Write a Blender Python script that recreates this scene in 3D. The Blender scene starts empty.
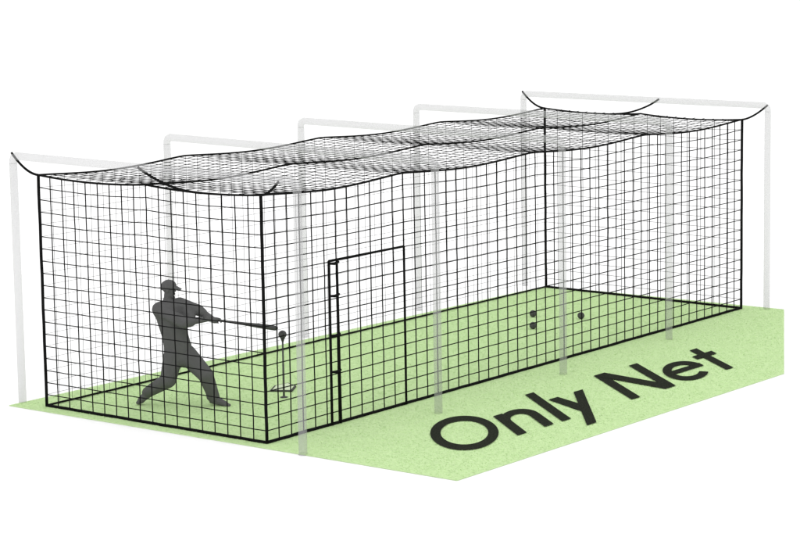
import bpy, bmesh, math, random
import numpy as np
from mathutils import Vector, Matrix, Euler
random.seed(4); rng = np.random.default_rng(7)
C = bpy.context.scene.collection
bpy.context.scene.view_settings.view_transform='Standard'
bpy.context.scene.view_settings.look='None'
bpy.context.scene.view_settings.exposure=0
H = 3.05
# ---------------------------------------------------------------- camera fit
OBS = [((0,0,0),(46,407)),((1,0,0),(268,445)),((1,1,0),(741,308)),((0,1,0),(548,290)),
       ((0,0,1),(39,174)),((1,0,1),(260,196)),((1,1,1),(742,121)),((0,1,1),(543,107))]
def rotm(rx,ry,rz):
    return np.array(Euler((rx,ry,rz),'XYZ').to_matrix())
def proj(p, P):
    R = rotm(*p[3:6]); d = R.T @ (np.array(P,float)-p[0:3])
    return np.array([400-p[9]+p[6]*1000*d[0]/-d[2], 274+p[10]-p[6]*1000*d[1]/-d[2]])
def resid(p):
    r=[]
    for (a,b,c),(x,y) in OBS:
        q = proj(p,(a*p[7], b*p[8], c*H)); r += [q[0]-x, q[1]-y]
    r += [p[9]*0.01, p[10]*0.01]
    return np.array(r)
p = np.array([20.,-26.,6.9, math.radians(81),0,math.radians(35), 2.47, 4.0, 14.0, 0,0])
lam=1e-2; r=resid(p)
for it in range(300):
    J=np.zeros((len(r),len(p)))
    for k in range(len(p)):
        e=1e-6*max(1,abs(p[k])); q=p.copy(); q[k]+=e; J[:,k]=(resid(q)-r)/e
    A=J.T@J; g=J.T@r
    st=np.linalg.solve(A+lam*np.diag(np.diag(A)+1e-9),-g)
    q=p+st; rq=resid(q)
    if rq@rq<r@r: p,r=q,rq; lam=max(lam/3,1e-9)
    else: lam=min(lam*4,1e8)
W,L = float(p[7]),float(p[8]); F=p[6]*1000; CAMP=p[:3].copy(); R=rotm(*p[3:6])
def G(x,y,z=0.0):
    d = R@np.array([(x-400+p[9])/F, -(y-274-p[10])/F, -1.0]); t=(z-CAMP[2])/d[2]
    return CAMP+t*d
cd=bpy.data.cameras.new('camera'); cam=bpy.data.objects.new('camera',cd); C.objects.link(cam)
cam.location=CAMP; cam.rotation_euler=p[3:6]; cd.sensor_width=36; cd.lens=F*36/800; cd.shift_x=p[9]/800; cd.shift_y=p[10]/800
cd.clip_end=6000; bpy.context.scene.camera=cam
# ---------------------------------------------------------------- light
w=bpy.data.worlds.new('World'); bpy.context.scene.world=w; w.use_nodes=True
w.node_tree.nodes['Background'].inputs[0].default_value=(1,1,1,1); w.node_tree.nodes['Background'].inputs[1].default_value=1.25
# ---------------------------------------------------------------- materials
def mat(name, col, rough=.8, alpha=1.0, noise=None, bump=None, spec=.2):
    m=bpy.data.materials.new(name); m.use_nodes=True; nt=m.node_tree; b=nt.nodes['Principled BSDF']
    b.inputs['Base Color'].default_value=(*col,1); b.inputs['Roughness'].default_value=rough
    b.inputs['Specular IOR Level'].default_value=spec; b.inputs['Alpha'].default_value=alpha
    if noise:
        sc,amt=noise
        tc=nt.nodes.new('ShaderNodeTexCoord'); n=nt.nodes.new('ShaderNodeTexNoise'); n.inputs['Scale'].default_value=sc; n.inputs['Detail'].default_value=6
        rp=nt.nodes.new('ShaderNodeValToRGB'); rp.color_ramp.elements[0].position=.3; rp.color_ramp.elements[1].position=.7
        rp.color_ramp.elements[0].color=(*[c*(1-amt) for c in col],1); rp.color_ramp.elements[1].color=(*[min(1,c*(1+amt)) for c in col],1)
        nt.links.new(tc.outputs['Object'],n.inputs['Vector']); nt.links.new(n.outputs['Fac'],rp.inputs['Fac']); nt.links.new(rp.outputs['Color'],b.inputs['Base Color'])
        if bump:
            bp=nt.nodes.new('ShaderNodeBump'); bp.inputs['Strength'].default_value=bump; bp.inputs['Distance'].default_value=.01
            nt.links.new(n.outputs['Fac'],bp.inputs['Height']); nt.links.new(bp.outputs['Normal'],b.inputs['Normal'])
    return m
M_white=mat('white_studio_floor',(.98,.98,.98),.9,noise=(.3,.004),spec=0)
M_net=mat('black_knotted_twine',(.010,.010,.010),.9,noise=(9,.3),spec=.03)
M_rope=mat('black_edge_rope',(.008,.008,.008),.9,noise=(14,.3),spec=.03)
M_frame=mat('pale_grey_frame_tube',(.47,.47,.475),.7,alpha=.30,noise=(.8,.01),spec=.0)
M_person=mat('dark_grey_cloth',(.112,.112,.112),.95,noise=(7,.05),spec=.0)
M_skin=mat('dark_grey_body',(.110,.110,.110),.9,noise=(9,.05),spec=.0)
M_bat=mat('dark_grey_bat',(.075,.075,.075),.7,noise=(12,.1),spec=.03)
M_tee=mat('grey_tee_tube',(.09,.09,.09),.7,noise=(12,.1),spec=.05)
M_ball=mat('dark_grey_leather_ball',(.08,.08,.08),.9,noise=(30,.15),spec=.05)
M_seam=mat('ball_seam',(.02,.02,.02),.9,noise=(30,.1))
M_plate=mat('pale_rubber_plate',(.60,.71,.48),.8,noise=(8,.04))
M_rim=mat('dark_plate_rim',(.05,.055,.045),.8,noise=(12,.1))
M_dark=mat('dark_rubber',(.05,.05,.05),.8,noise=(12,.2))
M_text=mat('black_lawn_paint',(.026,.029,.022),.95,noise=(45,.5),spec=.0)
M_turf=mat('pale_green_turf',(.55,.725,.385),.95,noise=(24,.06),bump=.3,spec=.0)
M_blade=mat('pale_grass_blades',(.60,.785,.42),.95,noise=(14,.05),spec=.0)
# ---------------------------------------------------------------- helpers
def tag(o,label=None,cat=None,group=None,kind=None):
    if label: o['label']=label
    if cat: o['category']=cat
    if group: o['group']=group
    if kind: o['kind']=kind
    return o
def empty(name,loc=(0,0,0),rz=0):
    o=bpy.data.objects.new(name,None); o.empty_display_size=.2; C.objects.link(o); o.location=loc; o.rotation_euler=(0,0,rz); return o
class MB:
    def __init__(s): s.v=[]; s.f=[]
    def add(s,vs,fs):
        n=len(s.v); s.v+= [tuple(map(float,x)) for x in vs]; s.f+=[tuple(n+i for i in f) for f in fs]
    def tube(s,pts,r,n=4,cap=True):
        pts=[Vector(q) for q in pts]; m=len(pts); vs=[]
        rs = r if hasattr(r,'__len__') else [r]*m
        t0=(pts[1]-pts[0]).normalized(); up=Vector((0,0,1)) if abs(t0.z)<.9 else Vector((0,1,0))
        for i,q in enumerate(pts):
            t=(pts[min(i+1,m-1)]-pts[max(i-1,0)]).normalized()
            a=t.cross(up).normalized(); b=t.cross(a)
            for k in range(n):
                an=2*math.pi*(k+.5)/n; vs.append(q+a*(rs[i]*math.cos(an))+b*(rs[i]*math.sin(an)))
        fs=[(i*n+k,i*n+(k+1)%n,(i+1)*n+(k+1)%n,(i+1)*n+k) for i in range(m-1) for k in range(n)]
        if cap: fs+=[tuple(range(n))[::-1], tuple((m-1)*n+k for k in range(n))]
        s.add(vs,fs)
    def octa(s,c,r):
        x,y,z=c
        s.add([(x+r,y,z),(x-r,y,z),(x,y+r,z),(x,y-r,z),(x,y,z+r),(x,y,z-r)],
              [(0,2,4),(2,1,4),(1,3,4),(3,0,4),(2,0,5),(1,2,5),(3,1,5),(0,3,5)])
    def prism(s,poly,z0,z1):
        n=len(poly); s.add([(x,y,z0) for x,y in poly]+[(x,y,z1) for x,y in poly],
              [tuple(range(n))[::-1],tuple(range(n,2*n))]+[(i,(i+1)%n,n+(i+1)%n,n+i) for i in range(n)])
    def lathe(s,prof,n=24,M=None):
        vs=[];m=len(prof)
        for rr,z in prof:
            for k in range(n):
                a=2*math.pi*k/n; q=Vector((rr*math.cos(a),rr*math.sin(a),z)); vs.append(M@q if M else q)
        fs=[(i*n+k,i*n+(k+1)%n,(i+1)*n+(k+1)%n,(i+1)*n+k) for i in range(m-1) for k in range(n)]
        fs+=[tuple(range(n))[::-1], tuple((m-1)*n+k for k in range(n))]
        s.add(vs,fs)
    def build(s,name,m,parent=None,smooth=False):
        me=bpy.data.meshes.new(name); me.from_pydata(s.v,[],s.f); me.update(); me.materials.append(m)
        if smooth: me.polygons.foreach_set('use_smooth',[True]*len(me.polygons))
        o=bpy.data.objects.new(name,me); C.objects.link(o)
        if parent: o.parent=parent
        return o
def sheet(name,poly,z,m,res=None):
    bm=bmesh.new(); f=bm.faces.new([bm.verts.new((x,y,z)) for x,y in poly])
    me=bpy.data.meshes.new(name); bm.to_mesh(me); me.materials.append(m)
    o=bpy.data.objects.new(name,me); C.objects.link(o); return o
# ---------------------------------------------------------------- ground and grass
tag(sheet('ground',[(-1500,-1500),(1500,-1500),(1500,1500),(-1500,1500)],0,M_white),kind='structure')
GP=[G(*q)[:2] for q in ((9,406),(457,481),(784,374),(784,310),(546,286.5))]
lawn=MB(); lawn.prism([tuple(q) for q in GP],.004,.012); lawn=tag(lawn.build('lawn',M_turf),kind='structure')
GZ=.012
P5=np.array(GP); mn,mx=P5.min(0),P5.max(0)
N=int(260000); pts0=mn+(mx-mn)*rng.random((N,2))
for sg in (1,-1):
    ins=np.ones(N,bool)
    for i in range(5):
        a=P5[i]; b=P5[(i+1)%5]; cr=((b[0]-a[0])*(pts0[:,1]-a[1])-(b[1]-a[1])*(pts0[:,0]-a[0]))*sg; ins&=(cr>0.02)
    if ins.sum()>0: break
pts=pts0[ins]; n=len(pts)
an=rng.random(n)*2*math.pi; ln=.005+.008*rng.random(n); wd=.003+.003*rng.random(n); lean=rng.normal(0,.015,(n,2))
V=np.zeros((n,3,3)); V[:,0,:2]=pts+np.c_[np.cos(an),np.sin(an)]*wd[:,None]; V[:,1,:2]=pts-np.c_[np.cos(an),np.sin(an)]*wd[:,None]
V[:,0:2,2]=GZ; V[:,2,:2]=pts+lean; V[:,2,2]=GZ+ln*.7
me=bpy.data.meshes.new('grass'); me.vertices.add(3*n); me.vertices.foreach_set('co',V.reshape(-1))
me.loops.add(3*n); me.loops.foreach_set('vertex_index',np.arange(3*n)); me.polygons.add(n)
me.polygons.foreach_set('loop_start',np.arange(0,3*n,3)); me.polygons.foreach_set('loop_total',np.full(n,3)); me.update(); me.validate()
me.materials.append(M_blade); gr=bpy.data.objects.new('grass',me); C.objects.link(gr)
tag(gr,'short pale green grass covering the lawn under the cage','grass',kind='stuff')
# ---------------------------------------------------------------- lettering
TB0=G(451,457,GZ)[:2]; TB1=G(740,366,GZ)[:2]; TT0=G(418.5,428,GZ)[:2]
s=.158
def ring(cx,cy,ro,ri,a0=0,a1=360,n=48,sx=1.0):
    A=[math.radians(a0+(a1-a0)*i/n) for i in range(n+1)]
    q=[]
    for i in range(n):
        a,b=A[i],A[i+1]
        q.append([(cx+sx*ro*math.cos(a),cy+ro*math.sin(a)),(cx+sx*ro*math.cos(b),cy+ro*math.sin(b)),(cx+sx*ri*math.cos(b),cy+ri*math.sin(b)),(cx+sx*ri*math.cos(a),cy+ri*math.sin(a))])
    return q
def rect(x0,y0,x1,y1): return [[(x0,y0),(x1,y0),(x1,y1),(x0,y1)]]
x_=.70
def L_O(): return [ring(.455,.5,.52,.52-s,n=64,sx=.87)],.91
def L_n():
    ro=.29
    return [rect(0,0,s*.93,x_),ring(ro,x_-ro+.01,ro,ro-s*.93,0,180,30),rect(2*ro-s*.93,0,2*ro,x_-ro+.01)],2*ro
def L_l(): return [rect(0,0,s*.93,1.04)],s*.93
def L_y():
    t=s*1.02
    return [[[(0,x_),(t,x_),(.29+t/2,.16),(.29-t/2+.02,0)]],[[(.6-t,x_),(.6,x_),(.6-.36-.06,-.30),(.6-.36-t-.06,-.30)]]],.6
def L_N(): return [rect(0,0,s,1),rect(.66,0,.66+s,1),[[(0.004,1),(s*1.25,1),(.66+s-.004,0),(.66+s-s*1.25,0)]]],.66+s
def L_e():
    ro=.355; t=s*.9
    return [ring(ro,ro-.01,ro,ro-t,0,318,44),rect(ro-(ro-t*.6),ro-.01-.02,2*ro-.004,ro-.01+t*.72)],2*ro
def L_t(): return [rect(.12,0,.12+s*.93,.92),rect(0,x_-s*.85,.40,x_)],.40
seq=[(L_O,.10),(L_n,.14),(L_l,.05),(L_y,.40),(L_N,.10),(L_e,.06),(L_t,0)]
tot=sum(f()[1]+g for f,g in seq)
U=(TB1-TB0)/tot; Vv=(TT0-TB0)
tx=empty('painted_words',(TB0[0],TB0[1],0)); tag(tx,'large bold black words Only Net painted across the grass beside the cage','lettering')
cx=0
for f,g in seq:
    strokes,wd_=f(); mb=MB(); z=GZ+.011
    for k,st_ in enumerate(strokes):
        for quad in st_:
            q=[tuple(U*(cx+a)+Vv*b) for a,b in quad]
            area=sum(q[i][0]*q[(i+1)%4][1]-q[(i+1)%4][0]*q[i][1] for i in range(4))
            if area<0: q=q[::-1]
            n=len(mb.v); mb.v+=[(x,y,z+.0015*k) for x,y in q]; mb.f.append(tuple(range(n,n+4)))
    mb.build('letter',M_text,tx); cx+=wd_+g
# ---------------------------------------------------------------- net
NZ=19; NX=18; NY=50
YL=[0,L*.25,L*.5,L*.745,L+.03]; YR=[-.16,L*.222,L*.482,L*.747,L+.22]
XLs=[-.46,-.46,-.46,-.46,-.46]; XRs=[W+.72,W+.69,W+.60,W+.44,W+.34]
CY=[0,L*.237,L*.492,L*.746,L]
def sag(y):
    for a,b in zip(CY,CY[1:]):
        if y<=b+1e-6:
            t=min(1,max(0,(y-a)/(b-a))); return .060*math.sin(math.pi*t)**1.2
    return 0
def cross(x):
    t=(x/W*2)%1.0
    return .015*4*t*(1-t)
def top(y): return H-sag(y)
def endtop(x):
    return H-.040*4*((x/W*2)%1.0)*(1-((x/W*2)%1.0))
def wall(v,tz):
    return GZ+v*(H-GZ)-(H-tz)*v**5
def panel(name,P,nu,nv,parent,jit=.0012,rad=.0068,knot=1.7):
    mb=MB(); g=[[None]*(nv+1) for _ in range(nu+1)]
    for i in range(nu+1):
        for j in range(nv+1):
            q=np.array(P(i/nu,j/nv))
            q=q+rng.normal(0,jit,3)*(0.35 if (i in(0,nu) or j in (0,nv)) else 1); g[i][j]=q
    for i in range(1,nu): mb.tube([g[i][j] for j in range(nv+1)],rad,4,False)
    for j in range(1,nv): mb.tube([g[i][j] for i in range(nu+1)],rad,4,False)
    for i in range(1,nu):
        for j in range(1,nv): mb.octa(g[i][j],rad*knot)
    return mb.build(name,M_net,parent)
net=empty('batting_cage_net',(0,0,0)); tag(net,'long box shaped black mesh batting cage net with sagging roof and a framed door','batting cage net')
panel('side_panel',lambda u,v:(W,u*L,wall(v,top(u*L))),NY,NZ,net,rad=.0078)
panel('side_panel',lambda u,v:(0,u*L,wall(v,top(u*L))),NY,NZ,net,jit=.0006,rad=.0024,knot=1.2)
panel('end_panel',lambda u,v:(u*W,0,wall(v,endtop(u*W))),NX,NZ,net,rad=.0074)
panel('end_panel',lambda u,v:(u*W,L,wall(v,endtop(u*W))),NX-3,NZ,net,jit=.0008,rad=.0042,knot=1.3)
def roofz(x,y): return H-sag(y)-cross(x)
panel('roof_panel',lambda u,v:(u*W,v*L,roofz(u*W,v*L)),NX+4,NY+12,net,jit=.001,rad=.0046,knot=1.3)
def rope(name,pts,r,parent=net,m=M_rope,n=8):
    mb=MB(); mb.tube(pts,r,n); return mb.build(name,m,parent,True)
ny=96
for x,rr in ((0,.013),(W/2,.013),(W,.014)): rope('ridge_rope',[(x,L*i/ny,top(L*i/ny)) for i in range(ny+1)],rr)
for y in (0,L): rope('end_rope',[(W*i/40,y,endtop(W*i/40)) for i in range(41)],.014)
for x,y in ((0,0),(W,0),(0,L),(W,L)):
    rope('corner_rope',[(x+rng.normal(0,.002),y+rng.normal(0,.002),GZ+(H-GZ)*i/14) for i in range(15)],.021)
for x in (0,W): rope('hem_rope',[(x+rng.normal(0,.003),L*i/60,GZ+.016+abs(rng.normal(0,.002))) for i in range(61)],.02 if x else .013)
for y in (0,L): rope('hem_rope',[(W*i/20,y+rng.normal(0,.003),GZ+.016) for i in range(21)],.02)
def sideY(px,py):
    d = R@np.array([(px-400+p[9])/F, -(py-274-p[10])/F, -1.0]); t=(W-CAMP[0])/d[0]; return CAMP+t*d
q0=sideY(327,260); q1=sideY(402,247); dy0,dy1=q0[1],q1[1]; dz=(q0[2]+q1[2])/2
xo=W+.03
door=MB()
door.tube([(xo,dy0,GZ+.01),(xo,dy0,dz)],.018,8); door.tube([(xo,dy0-.0,dz),(xo,dy1,dz)],.016,8); door.tube([(xo,dy1,dz),(xo,dy1,GZ+.01)],.016,8)
door=door.build('door',M_rope,net,True)
rope('zip_track',[(xo,dy0+.17,GZ+.01),(xo,dy0+.15,dz-.02)],.016,door)
for f in (.33,.55,.79,.985):
    z=GZ+(dz-GZ)*f
    b=MB(); b.tube([(xo+.004,dy0-.01,z),(xo+.02,dy0+.08,z-.01),(xo+.004,dy0+.18,z)],[.014,.02,.014],8); b.build('clip',M_rope,door,True)
# ---------------------------------------------------------------- frames
BH=3.27; rp=.052
lab=['pale grey goal shaped frame nearest the batter at the front end of the cage',
 'pale grey goal shaped frame second from the front, just behind the batter',
 'pale grey goal shaped frame at the middle of the cage length',
 'pale grey goal shaped frame second from the far end of the cage',
 'pale grey goal shaped frame at the far end of the cage behind the balls']
def fp(i,t):
    return Vector((XLs[i]+(XRs[i]-XLs[i])*t, YL[i]+(YR[i]-YL[i])*t, 0))
for i in range(5):
    root=empty('support_frame',tuple(fp(i,0))); tag(root,lab[i],'frame','grey frames holding up the cage net')
    A0=Vector((0,0,0)); B0=fp(i,1)-fp(i,0); d=B0.normalized(); ln_=B0.length
    for q in (A0,B0):
        m=MB(); m.lathe([(rp,.0),(rp,BH-.10)],20,Matrix.Translation(q)); m.build('post',M_frame,root,True)
    m=MB(); pts=[d*a+Vector((0,0,BH-b)) for a,b in ((0,.098),(0,.06),(.02,.02),(.06,0),(ln_-.06,0),(ln_-.02,.02),(ln_,.06),(ln_,.098))]
    m.tube(pts,rp*1.0,16); m.build('crossbeam',M_frame,root,True)
def hang(a,b,pw,label):
    a,b=Vector(a),Vector(b); pts=[]
    for i in range(21):
        t=(i/20)**1.4; q=a.lerp(b,t); q.z=b.z+(a.z-b.z)*(1-t)**pw
        if 0<=q.x<=W: q.z+= (endtop(q.x)-b.z)*t
        pts.append(q)
    m=MB(); m.tube(pts,.016,8); o=m.build('hanging_rope',M_rope,None,True); tag(o,label,'rope','black ropes tying the net to the end frames')
def at(i,t,dz_): q=fp(i,t); return (q.x,q.y,BH+dz_)
for y,nm,k in ((0,'near',0),(L,'far',4)):
    hang(at(k,-.005,.04),(0.0,y,H),1.9,f'curved black rope tying the left top corner of the net to the {nm} end frame')
    hang(at(k,.94 if k==0 else 1.0,-.02 if k==0 else .01),(W,y,H),1.6,f'curved black rope tying the right top corner of the net to the {nm} end frame')
    if k==0: hang(at(k,.465,.0),(W/2+.95,y,endtop(W/2+.95)+.004),2.3,'curved black rope from the middle of the near end beam down to the net')
    else: hang(at(k,.57,.02),(W/2-.6,y,endtop(W/2-.6)+.004),2.4,'curved black rope from the middle of the far end beam down to the net')
# ---------------------------------------------------------------- person
base=G(182,405,GZ); right=Vector(R@np.array([1,0,0])); rz=math.atan2(right.y,right.x)
dist=float(np.dot(base-CAMP, -(R[:,2]))); S=dist/F
def Pt(px,py,d=0.0): return Vector(((px-182)*S, d, (405-py)*S*1.01))
def hull_bm(bm_all,balls,sub=2):
    bm=bmesh.new()
    for c,r_ in balls:
        rr=r_ if hasattr(r_,'__len__') else (r_,r_,r_)
        t=bmesh.ops.create_icosphere(bm,subdivisions=sub,radius=1.0)
        for v in t['verts']: v.co=Vector((v.co.x*rr[0],v.co.y*rr[1],v.co.z*rr[2]))+Vector(c)
    if len(balls)>1:
        rs=bmesh.ops.convex_hull(bm,input=bm.verts[:])
        dl=list({e for e in rs['geom_interior']+rs['geom_unused'] if isinstance(e,bmesh.types.BMVert)})
        bmesh.ops.delete(bm,geom=dl,context='VERTS')
    me=bpy.data.meshes.new('t'); bm.to_mesh(me); bm.free(); bm_all.from_mesh(me); bpy.data.meshes.remove(me)
def remesh(name,groups,vox,m,parent,sm=4):
    bm=bmesh.new()
    for gq in groups: hull_bm(bm,gq)
    me=bpy.data.meshes.new(name); bm.to_mesh(me); bm.free(); me.materials.append(m)
    o=bpy.data.objects.new(name,me); C.objects.link(o)
    md=o.modifiers.new('r','REMESH'); md.mode='VOXEL'; md.voxel_size=vox; md.use_smooth_shade=True
    ms=o.modifiers.new('s','SMOOTH'); ms.iterations=sm; ms.factor=.5
    dg=bpy.context.evaluated_depsgraph_get(); me2=bpy.data.meshes.new_from_object(o.evaluated_get(dg)); o.modifiers.clear(); o.data=me2
    me2.materials.clear(); me2.materials.append(m)
    o.parent=parent; return o
per=empty('person',tuple(base),rz); tag(per,'person in dark grey wearing a cap, swinging a bat mid stride inside the cage','person')
head=Pt(173,288,-.02); neckb=Pt(172,300,0)
shR=Pt(163.5,308,-.06)
shL=Pt(183.5,303.5,-.02)
chest=Pt(173.5,315,0); waist=Pt(177,334,.0); pel=Pt(180.5,350,.0)
hpB=Pt(175.5,354,-.02); hpF=Pt(187.5,354,.02)
knB=Pt(170.5,378,-.12); anB=Pt(147.5,392.5,.05); toB=Pt(140,400.5,.03)
knF=Pt(208,373.5,-.10); anF=Pt(214.5,398.5,.0); toF=Pt(226,403,-.07)
hA=Pt(212.5,317.3,-.10); hB=Pt(219.5,319.2,-.08)
elR=Pt(189.5,319,-.22); elL=Pt(201.5,309.5,-.03)
batdir=(Pt(276,333,.30)-Pt(212,317,-.10)).normalized()
hd=1.12
def hv(x,y,z): return head+Vector((x*hd,y*hd,z*hd))
body=[ [(hv(0,0,.015),(.078*hd,.075*hd,.092*hd)),(hv(.015,-.01,-.06),(.052,.052,.05))],
  [(hv(.075,-.028,-.022),.013),(hv(.062,-.022,.012),.010)],
  [(hv(.055,-.03,-.095),(.02,.022,.016))],
  [(hv(.066,-.024,-.052),(.012,.022,.006))],[(hv(.066,-.024,-.064),(.011,.02,.006))],
  [(hv(.055,-.062,.002),.013)],[(hv(.07,.012,.002),.012)],
  [(hv(-.01,-.078,-.01),(.02,.010,.032))],[(hv(-.01,.078,-.01),(.02,.010,.032))],
  [(hv(-.01,.0,-.06),.058),(neckb,.066)],
  [(shR,.066),(shL,.062),(chest,(.155,.10,.12))],[(chest,(.15,.10,.12)),(waist,(.135,.09,.1))],[(waist,(.13,.09,.08)),(pel,(.14,.10,.09))],
  [(shR,.064),(elR,.056)],[(elR,.056),(hA-Vector((.03,0,0)),.038)],
  [(shL,.062),(elL,.058)],[(elL,.058),(hB-Vector((.02,.0,0)),.038)],
  [(hpB,.092),(knB,.06)],[(knB,.06),(anB,.04)],[(anB,.042),(toB,.035)],
  [(hpF,.092),(knF,.06)],[(knF,.06),(anF,.04)],[(anF,.042),(toF,.035)],
]
bz=batdir; bx=Vector((0,0,1)).cross(bz).normalized(); by=bz.cross(bx)
for hc,side in ((hA,1),(hB,-1)):
    wr=hc-Vector((.03,0,0))
    body.append([(hc+by*.03-bz*.034,(.016,.016,.012)),(hc+by*.03+bz*.034,(.016,.016,.012)),(hc+by*.028-bx*.02*side,.016),(wr,.026)])
    for k,lnf in enumerate((.9,1.0,.95,.8)):
        off=bz*(-.033+.022*k); a0=90; prev=None; nseg=5
        for i in range(nseg+1):
            a=math.radians(a0+side*(230*lnf)*i/nseg)
            q=hc+off+bx*(.029*math.cos(a))+by*(.029*math.sin(a)); rr=.0105-.0004*i
            if prev: body.append([(prev[0],prev[1]),(q,rr)])
            prev=(q,rr)
    a=[math.radians(90-side*x) for x in (10,60,115)]
    tp=[hc+bz*(.045+.008*i)+bx*(.03*math.cos(t))+by*(.03*math.sin(t)) for i,t in enumerate(a)]
    body.append([(tp[0],.013),(tp[1],.0115)]); body.append([(tp[1],.0115),(tp[2],.010)])
remesh('body',body,.0065,M_skin,per,3)
shirt=[[(shR,.104),(shL,.094),(chest,(.205,.135,.13))],[(chest,(.205,.135,.13)),(waist,(.180,.125,.1))],[(waist,(.178,.125,.09)),(pel,(.186,.13,.07))],
  [(shR,.098),(elR,.080)],[(elR,.078),(elR.lerp(hA,.3),.066)],[(shL,.092),(elL,.078)],[(elL,.076),(elL.lerp(hB,.25),.062)],[(neckb,.080),(chest,.1)],
  [(pel+Vector((-.165,0,-.02)),(.03,.04,.05)),(waist+Vector((-.1,0,0)),.05)],[(shL+Vector((.0,0,-.05)),.085),(waist+Vector((.08,0,.06)),.08)],
  [(shL+Vector((.04,0,-.04)),.07),(elL.lerp(elR,.5),.06),(chest+Vector((.1,0,-.03)),.07)]]
remesh('shirt',shirt,.011,M_person,per,5)
tr=[[(pel,(.176,.13,.07)),(hpB,.12),(hpF,.12)],[(hpB,.136),(knB,.108)],[(knB,.106),(anB,.076)],[(hpF,.136),(knF,.106)],[(knF,.104),(anF,.078)],
    [(pel+Vector((0,0,-.05)),.12),(hpB.lerp(knB,.2),.11),(hpF.lerp(knF,.2),.11)],
    [(anB,(.085,.075,.03)),(knB.lerp(anB,.75),.086)],[(anF+Vector((-.01,0,0)),(.09,.08,.03)),(knF.lerp(anF,.7),.086)]]
remesh('trousers',tr,.011,M_person,per,5)
remesh('shoe',[[(anB+Vector((-.0,0,-.01)),.054),(toB+Vector((.01,0,0)),(.05,.05,.045))],[(toB+Vector((-.02,0,-.03)),(.04,.048,.025)),(anB+Vector((.01,0,-.045)),(.045,.04,.03))]],.009,M_person,per,3)
remesh('shoe',[[(anF,.054),(toF,(.05,.045,.032))],[(anF+Vector((-.02,0,-.045)),(.05,.045,.022)),(toF+Vector((.03,-.01,-.012)),(.05,.045,.022))]],.009,M_person,per,3)
ct=hv(-.004,0,.035)
cap=remesh('cap',[[(ct,(.104,.10,.084)),(ct+Vector((-.012,0,-.03)),(.101,.098,.04))]],.008,M_person,per,3)
br=remesh('brim',[[(ct+Vector((.07,-.01,-.012)),(.035,.08,.013)),(ct+Vector((.145,-.03,-.040)),(.03,.05,.011))]],.006,M_person,per,2)
br.parent=cap
# bat
Mw=Matrix.Translation(base)@Matrix.Rotation(rz,4,'Z')
hs=Mw@(hA-bz*.075); tip=Mw@(Pt(276,332.5,.30)); bl=(tip-hs).length
bat=empty('baseball_bat',tuple(hs)); bat.rotation_euler=(tip-hs).to_track_quat('Z','Y').to_euler(); tag(bat,'dark grey baseball bat held in both hands and reaching the ball on the tee','bat')
m=MB(); m.lathe([(.013,.018),(.0135,.12),(.015,.3),(.021,bl*.55),(.031,bl*.75),(.034,bl*.93),(.030,bl*.985),(.018,bl)],20); m.build('barrel',M_bat,bat,True)
m=MB(); m.lathe([(.016,-.006),(.024,-.001),(.025,.008),(.016,.0175)],20); m.build('knob',M_bat,bat,True)
m=MB(); m.lathe([(.0155,.022),(.0165,.03),(.0165,.24),(.0158,.25)],20); m.build('grip',M_dark,bat,True)
# tee, plate, balls
tb=G(284,397.5,GZ)
tee=empty('batting_tee',tuple(tb)); tee.rotation_euler=(0,0,rz); tag(tee,'thin grey batting tee stem standing in front of the home plate under a ball','batting tee')
th=(396.5-335)*S
m=MB(); m.lathe([(.05,.004),(.05,.010),(.02,.016),(.014,.03)],24); m.build('foot',M_tee,tee,True)
m=MB(); m.lathe([(.014,.028),(.014,th*.55),(.012,th*.56),(.012,th-.03)],16); m.build('stem',M_tee,tee,True)
m=MB(); m.lathe([(.014,th-.05),(.024,th-.015),(.034,th),(.028,th),(.014,th-.012)],20); m.build('cup',M_dark,tee,True)
pb=G(284,388.5,GZ)
pl=empty('home_plate',tuple(pb)); pl.rotation_euler=(0,0,.55); tag(pl,'pale five sided home plate with dark rim lying just behind the tee','home plate')
pent=[(-.15,-.22),(.15,-.22),(.15,.10),(0,.30),(-.15,.10)]
m=MB(); m.prism(pent,.001,.020); m.build('rim',M_rim,pl)
m=MB(); m.prism([(x*.82,y*.86+.004) for x,y in pent],.006,.0225); m.build('top',M_plate,pl)
def ball(pos,label,group=None,r=.045):
    root=empty('ball',tuple(pos)); tag(root,label,'ball',group)
    bm=bmesh.new(); bmesh.ops.create_uvsphere(bm,u_segments=24,v_segments=16,radius=r); me=bpy.data.meshes.new('cover'); bm.to_mesh(me); me.materials.append(M_ball)
    me.polygons.foreach_set('use_smooth',[True]*len(me.polygons)); o=bpy.data.objects.new('cover',me); C.objects.link(o); o.parent=root
    m=MB(); pts=[]
    for i in range(49):
        t=2*math.pi*i/48
        pts.append(Vector((math.cos(t)*.9-.25*math.cos(3*t), math.sin(t)*.9+.25*math.sin(3*t), .75*math.sin(2*t))).normalized()*r*1.004)
    m.tube(pts,.0022,5,False); m.build('seam',M_seam,root,True); root.rotation_euler=(.4,.7,1.2)
    return root
ball((tb[0],tb[1],GZ+th+.046),'dark ball balanced on top of the batting tee at the bat tip',r=.054)
for q,l in (((533,317),'dark grey ball on the grass, upper one of the pair near the middle frames'),((533,329),'dark grey ball on the grass, lower one of the pair near the middle frames'),((581,319),'dark grey ball alone on the grass nearest the far end of the cage')):
    g_=G(*q,GZ); ball((g_[0],g_[1],GZ+.055),l,r=.055)
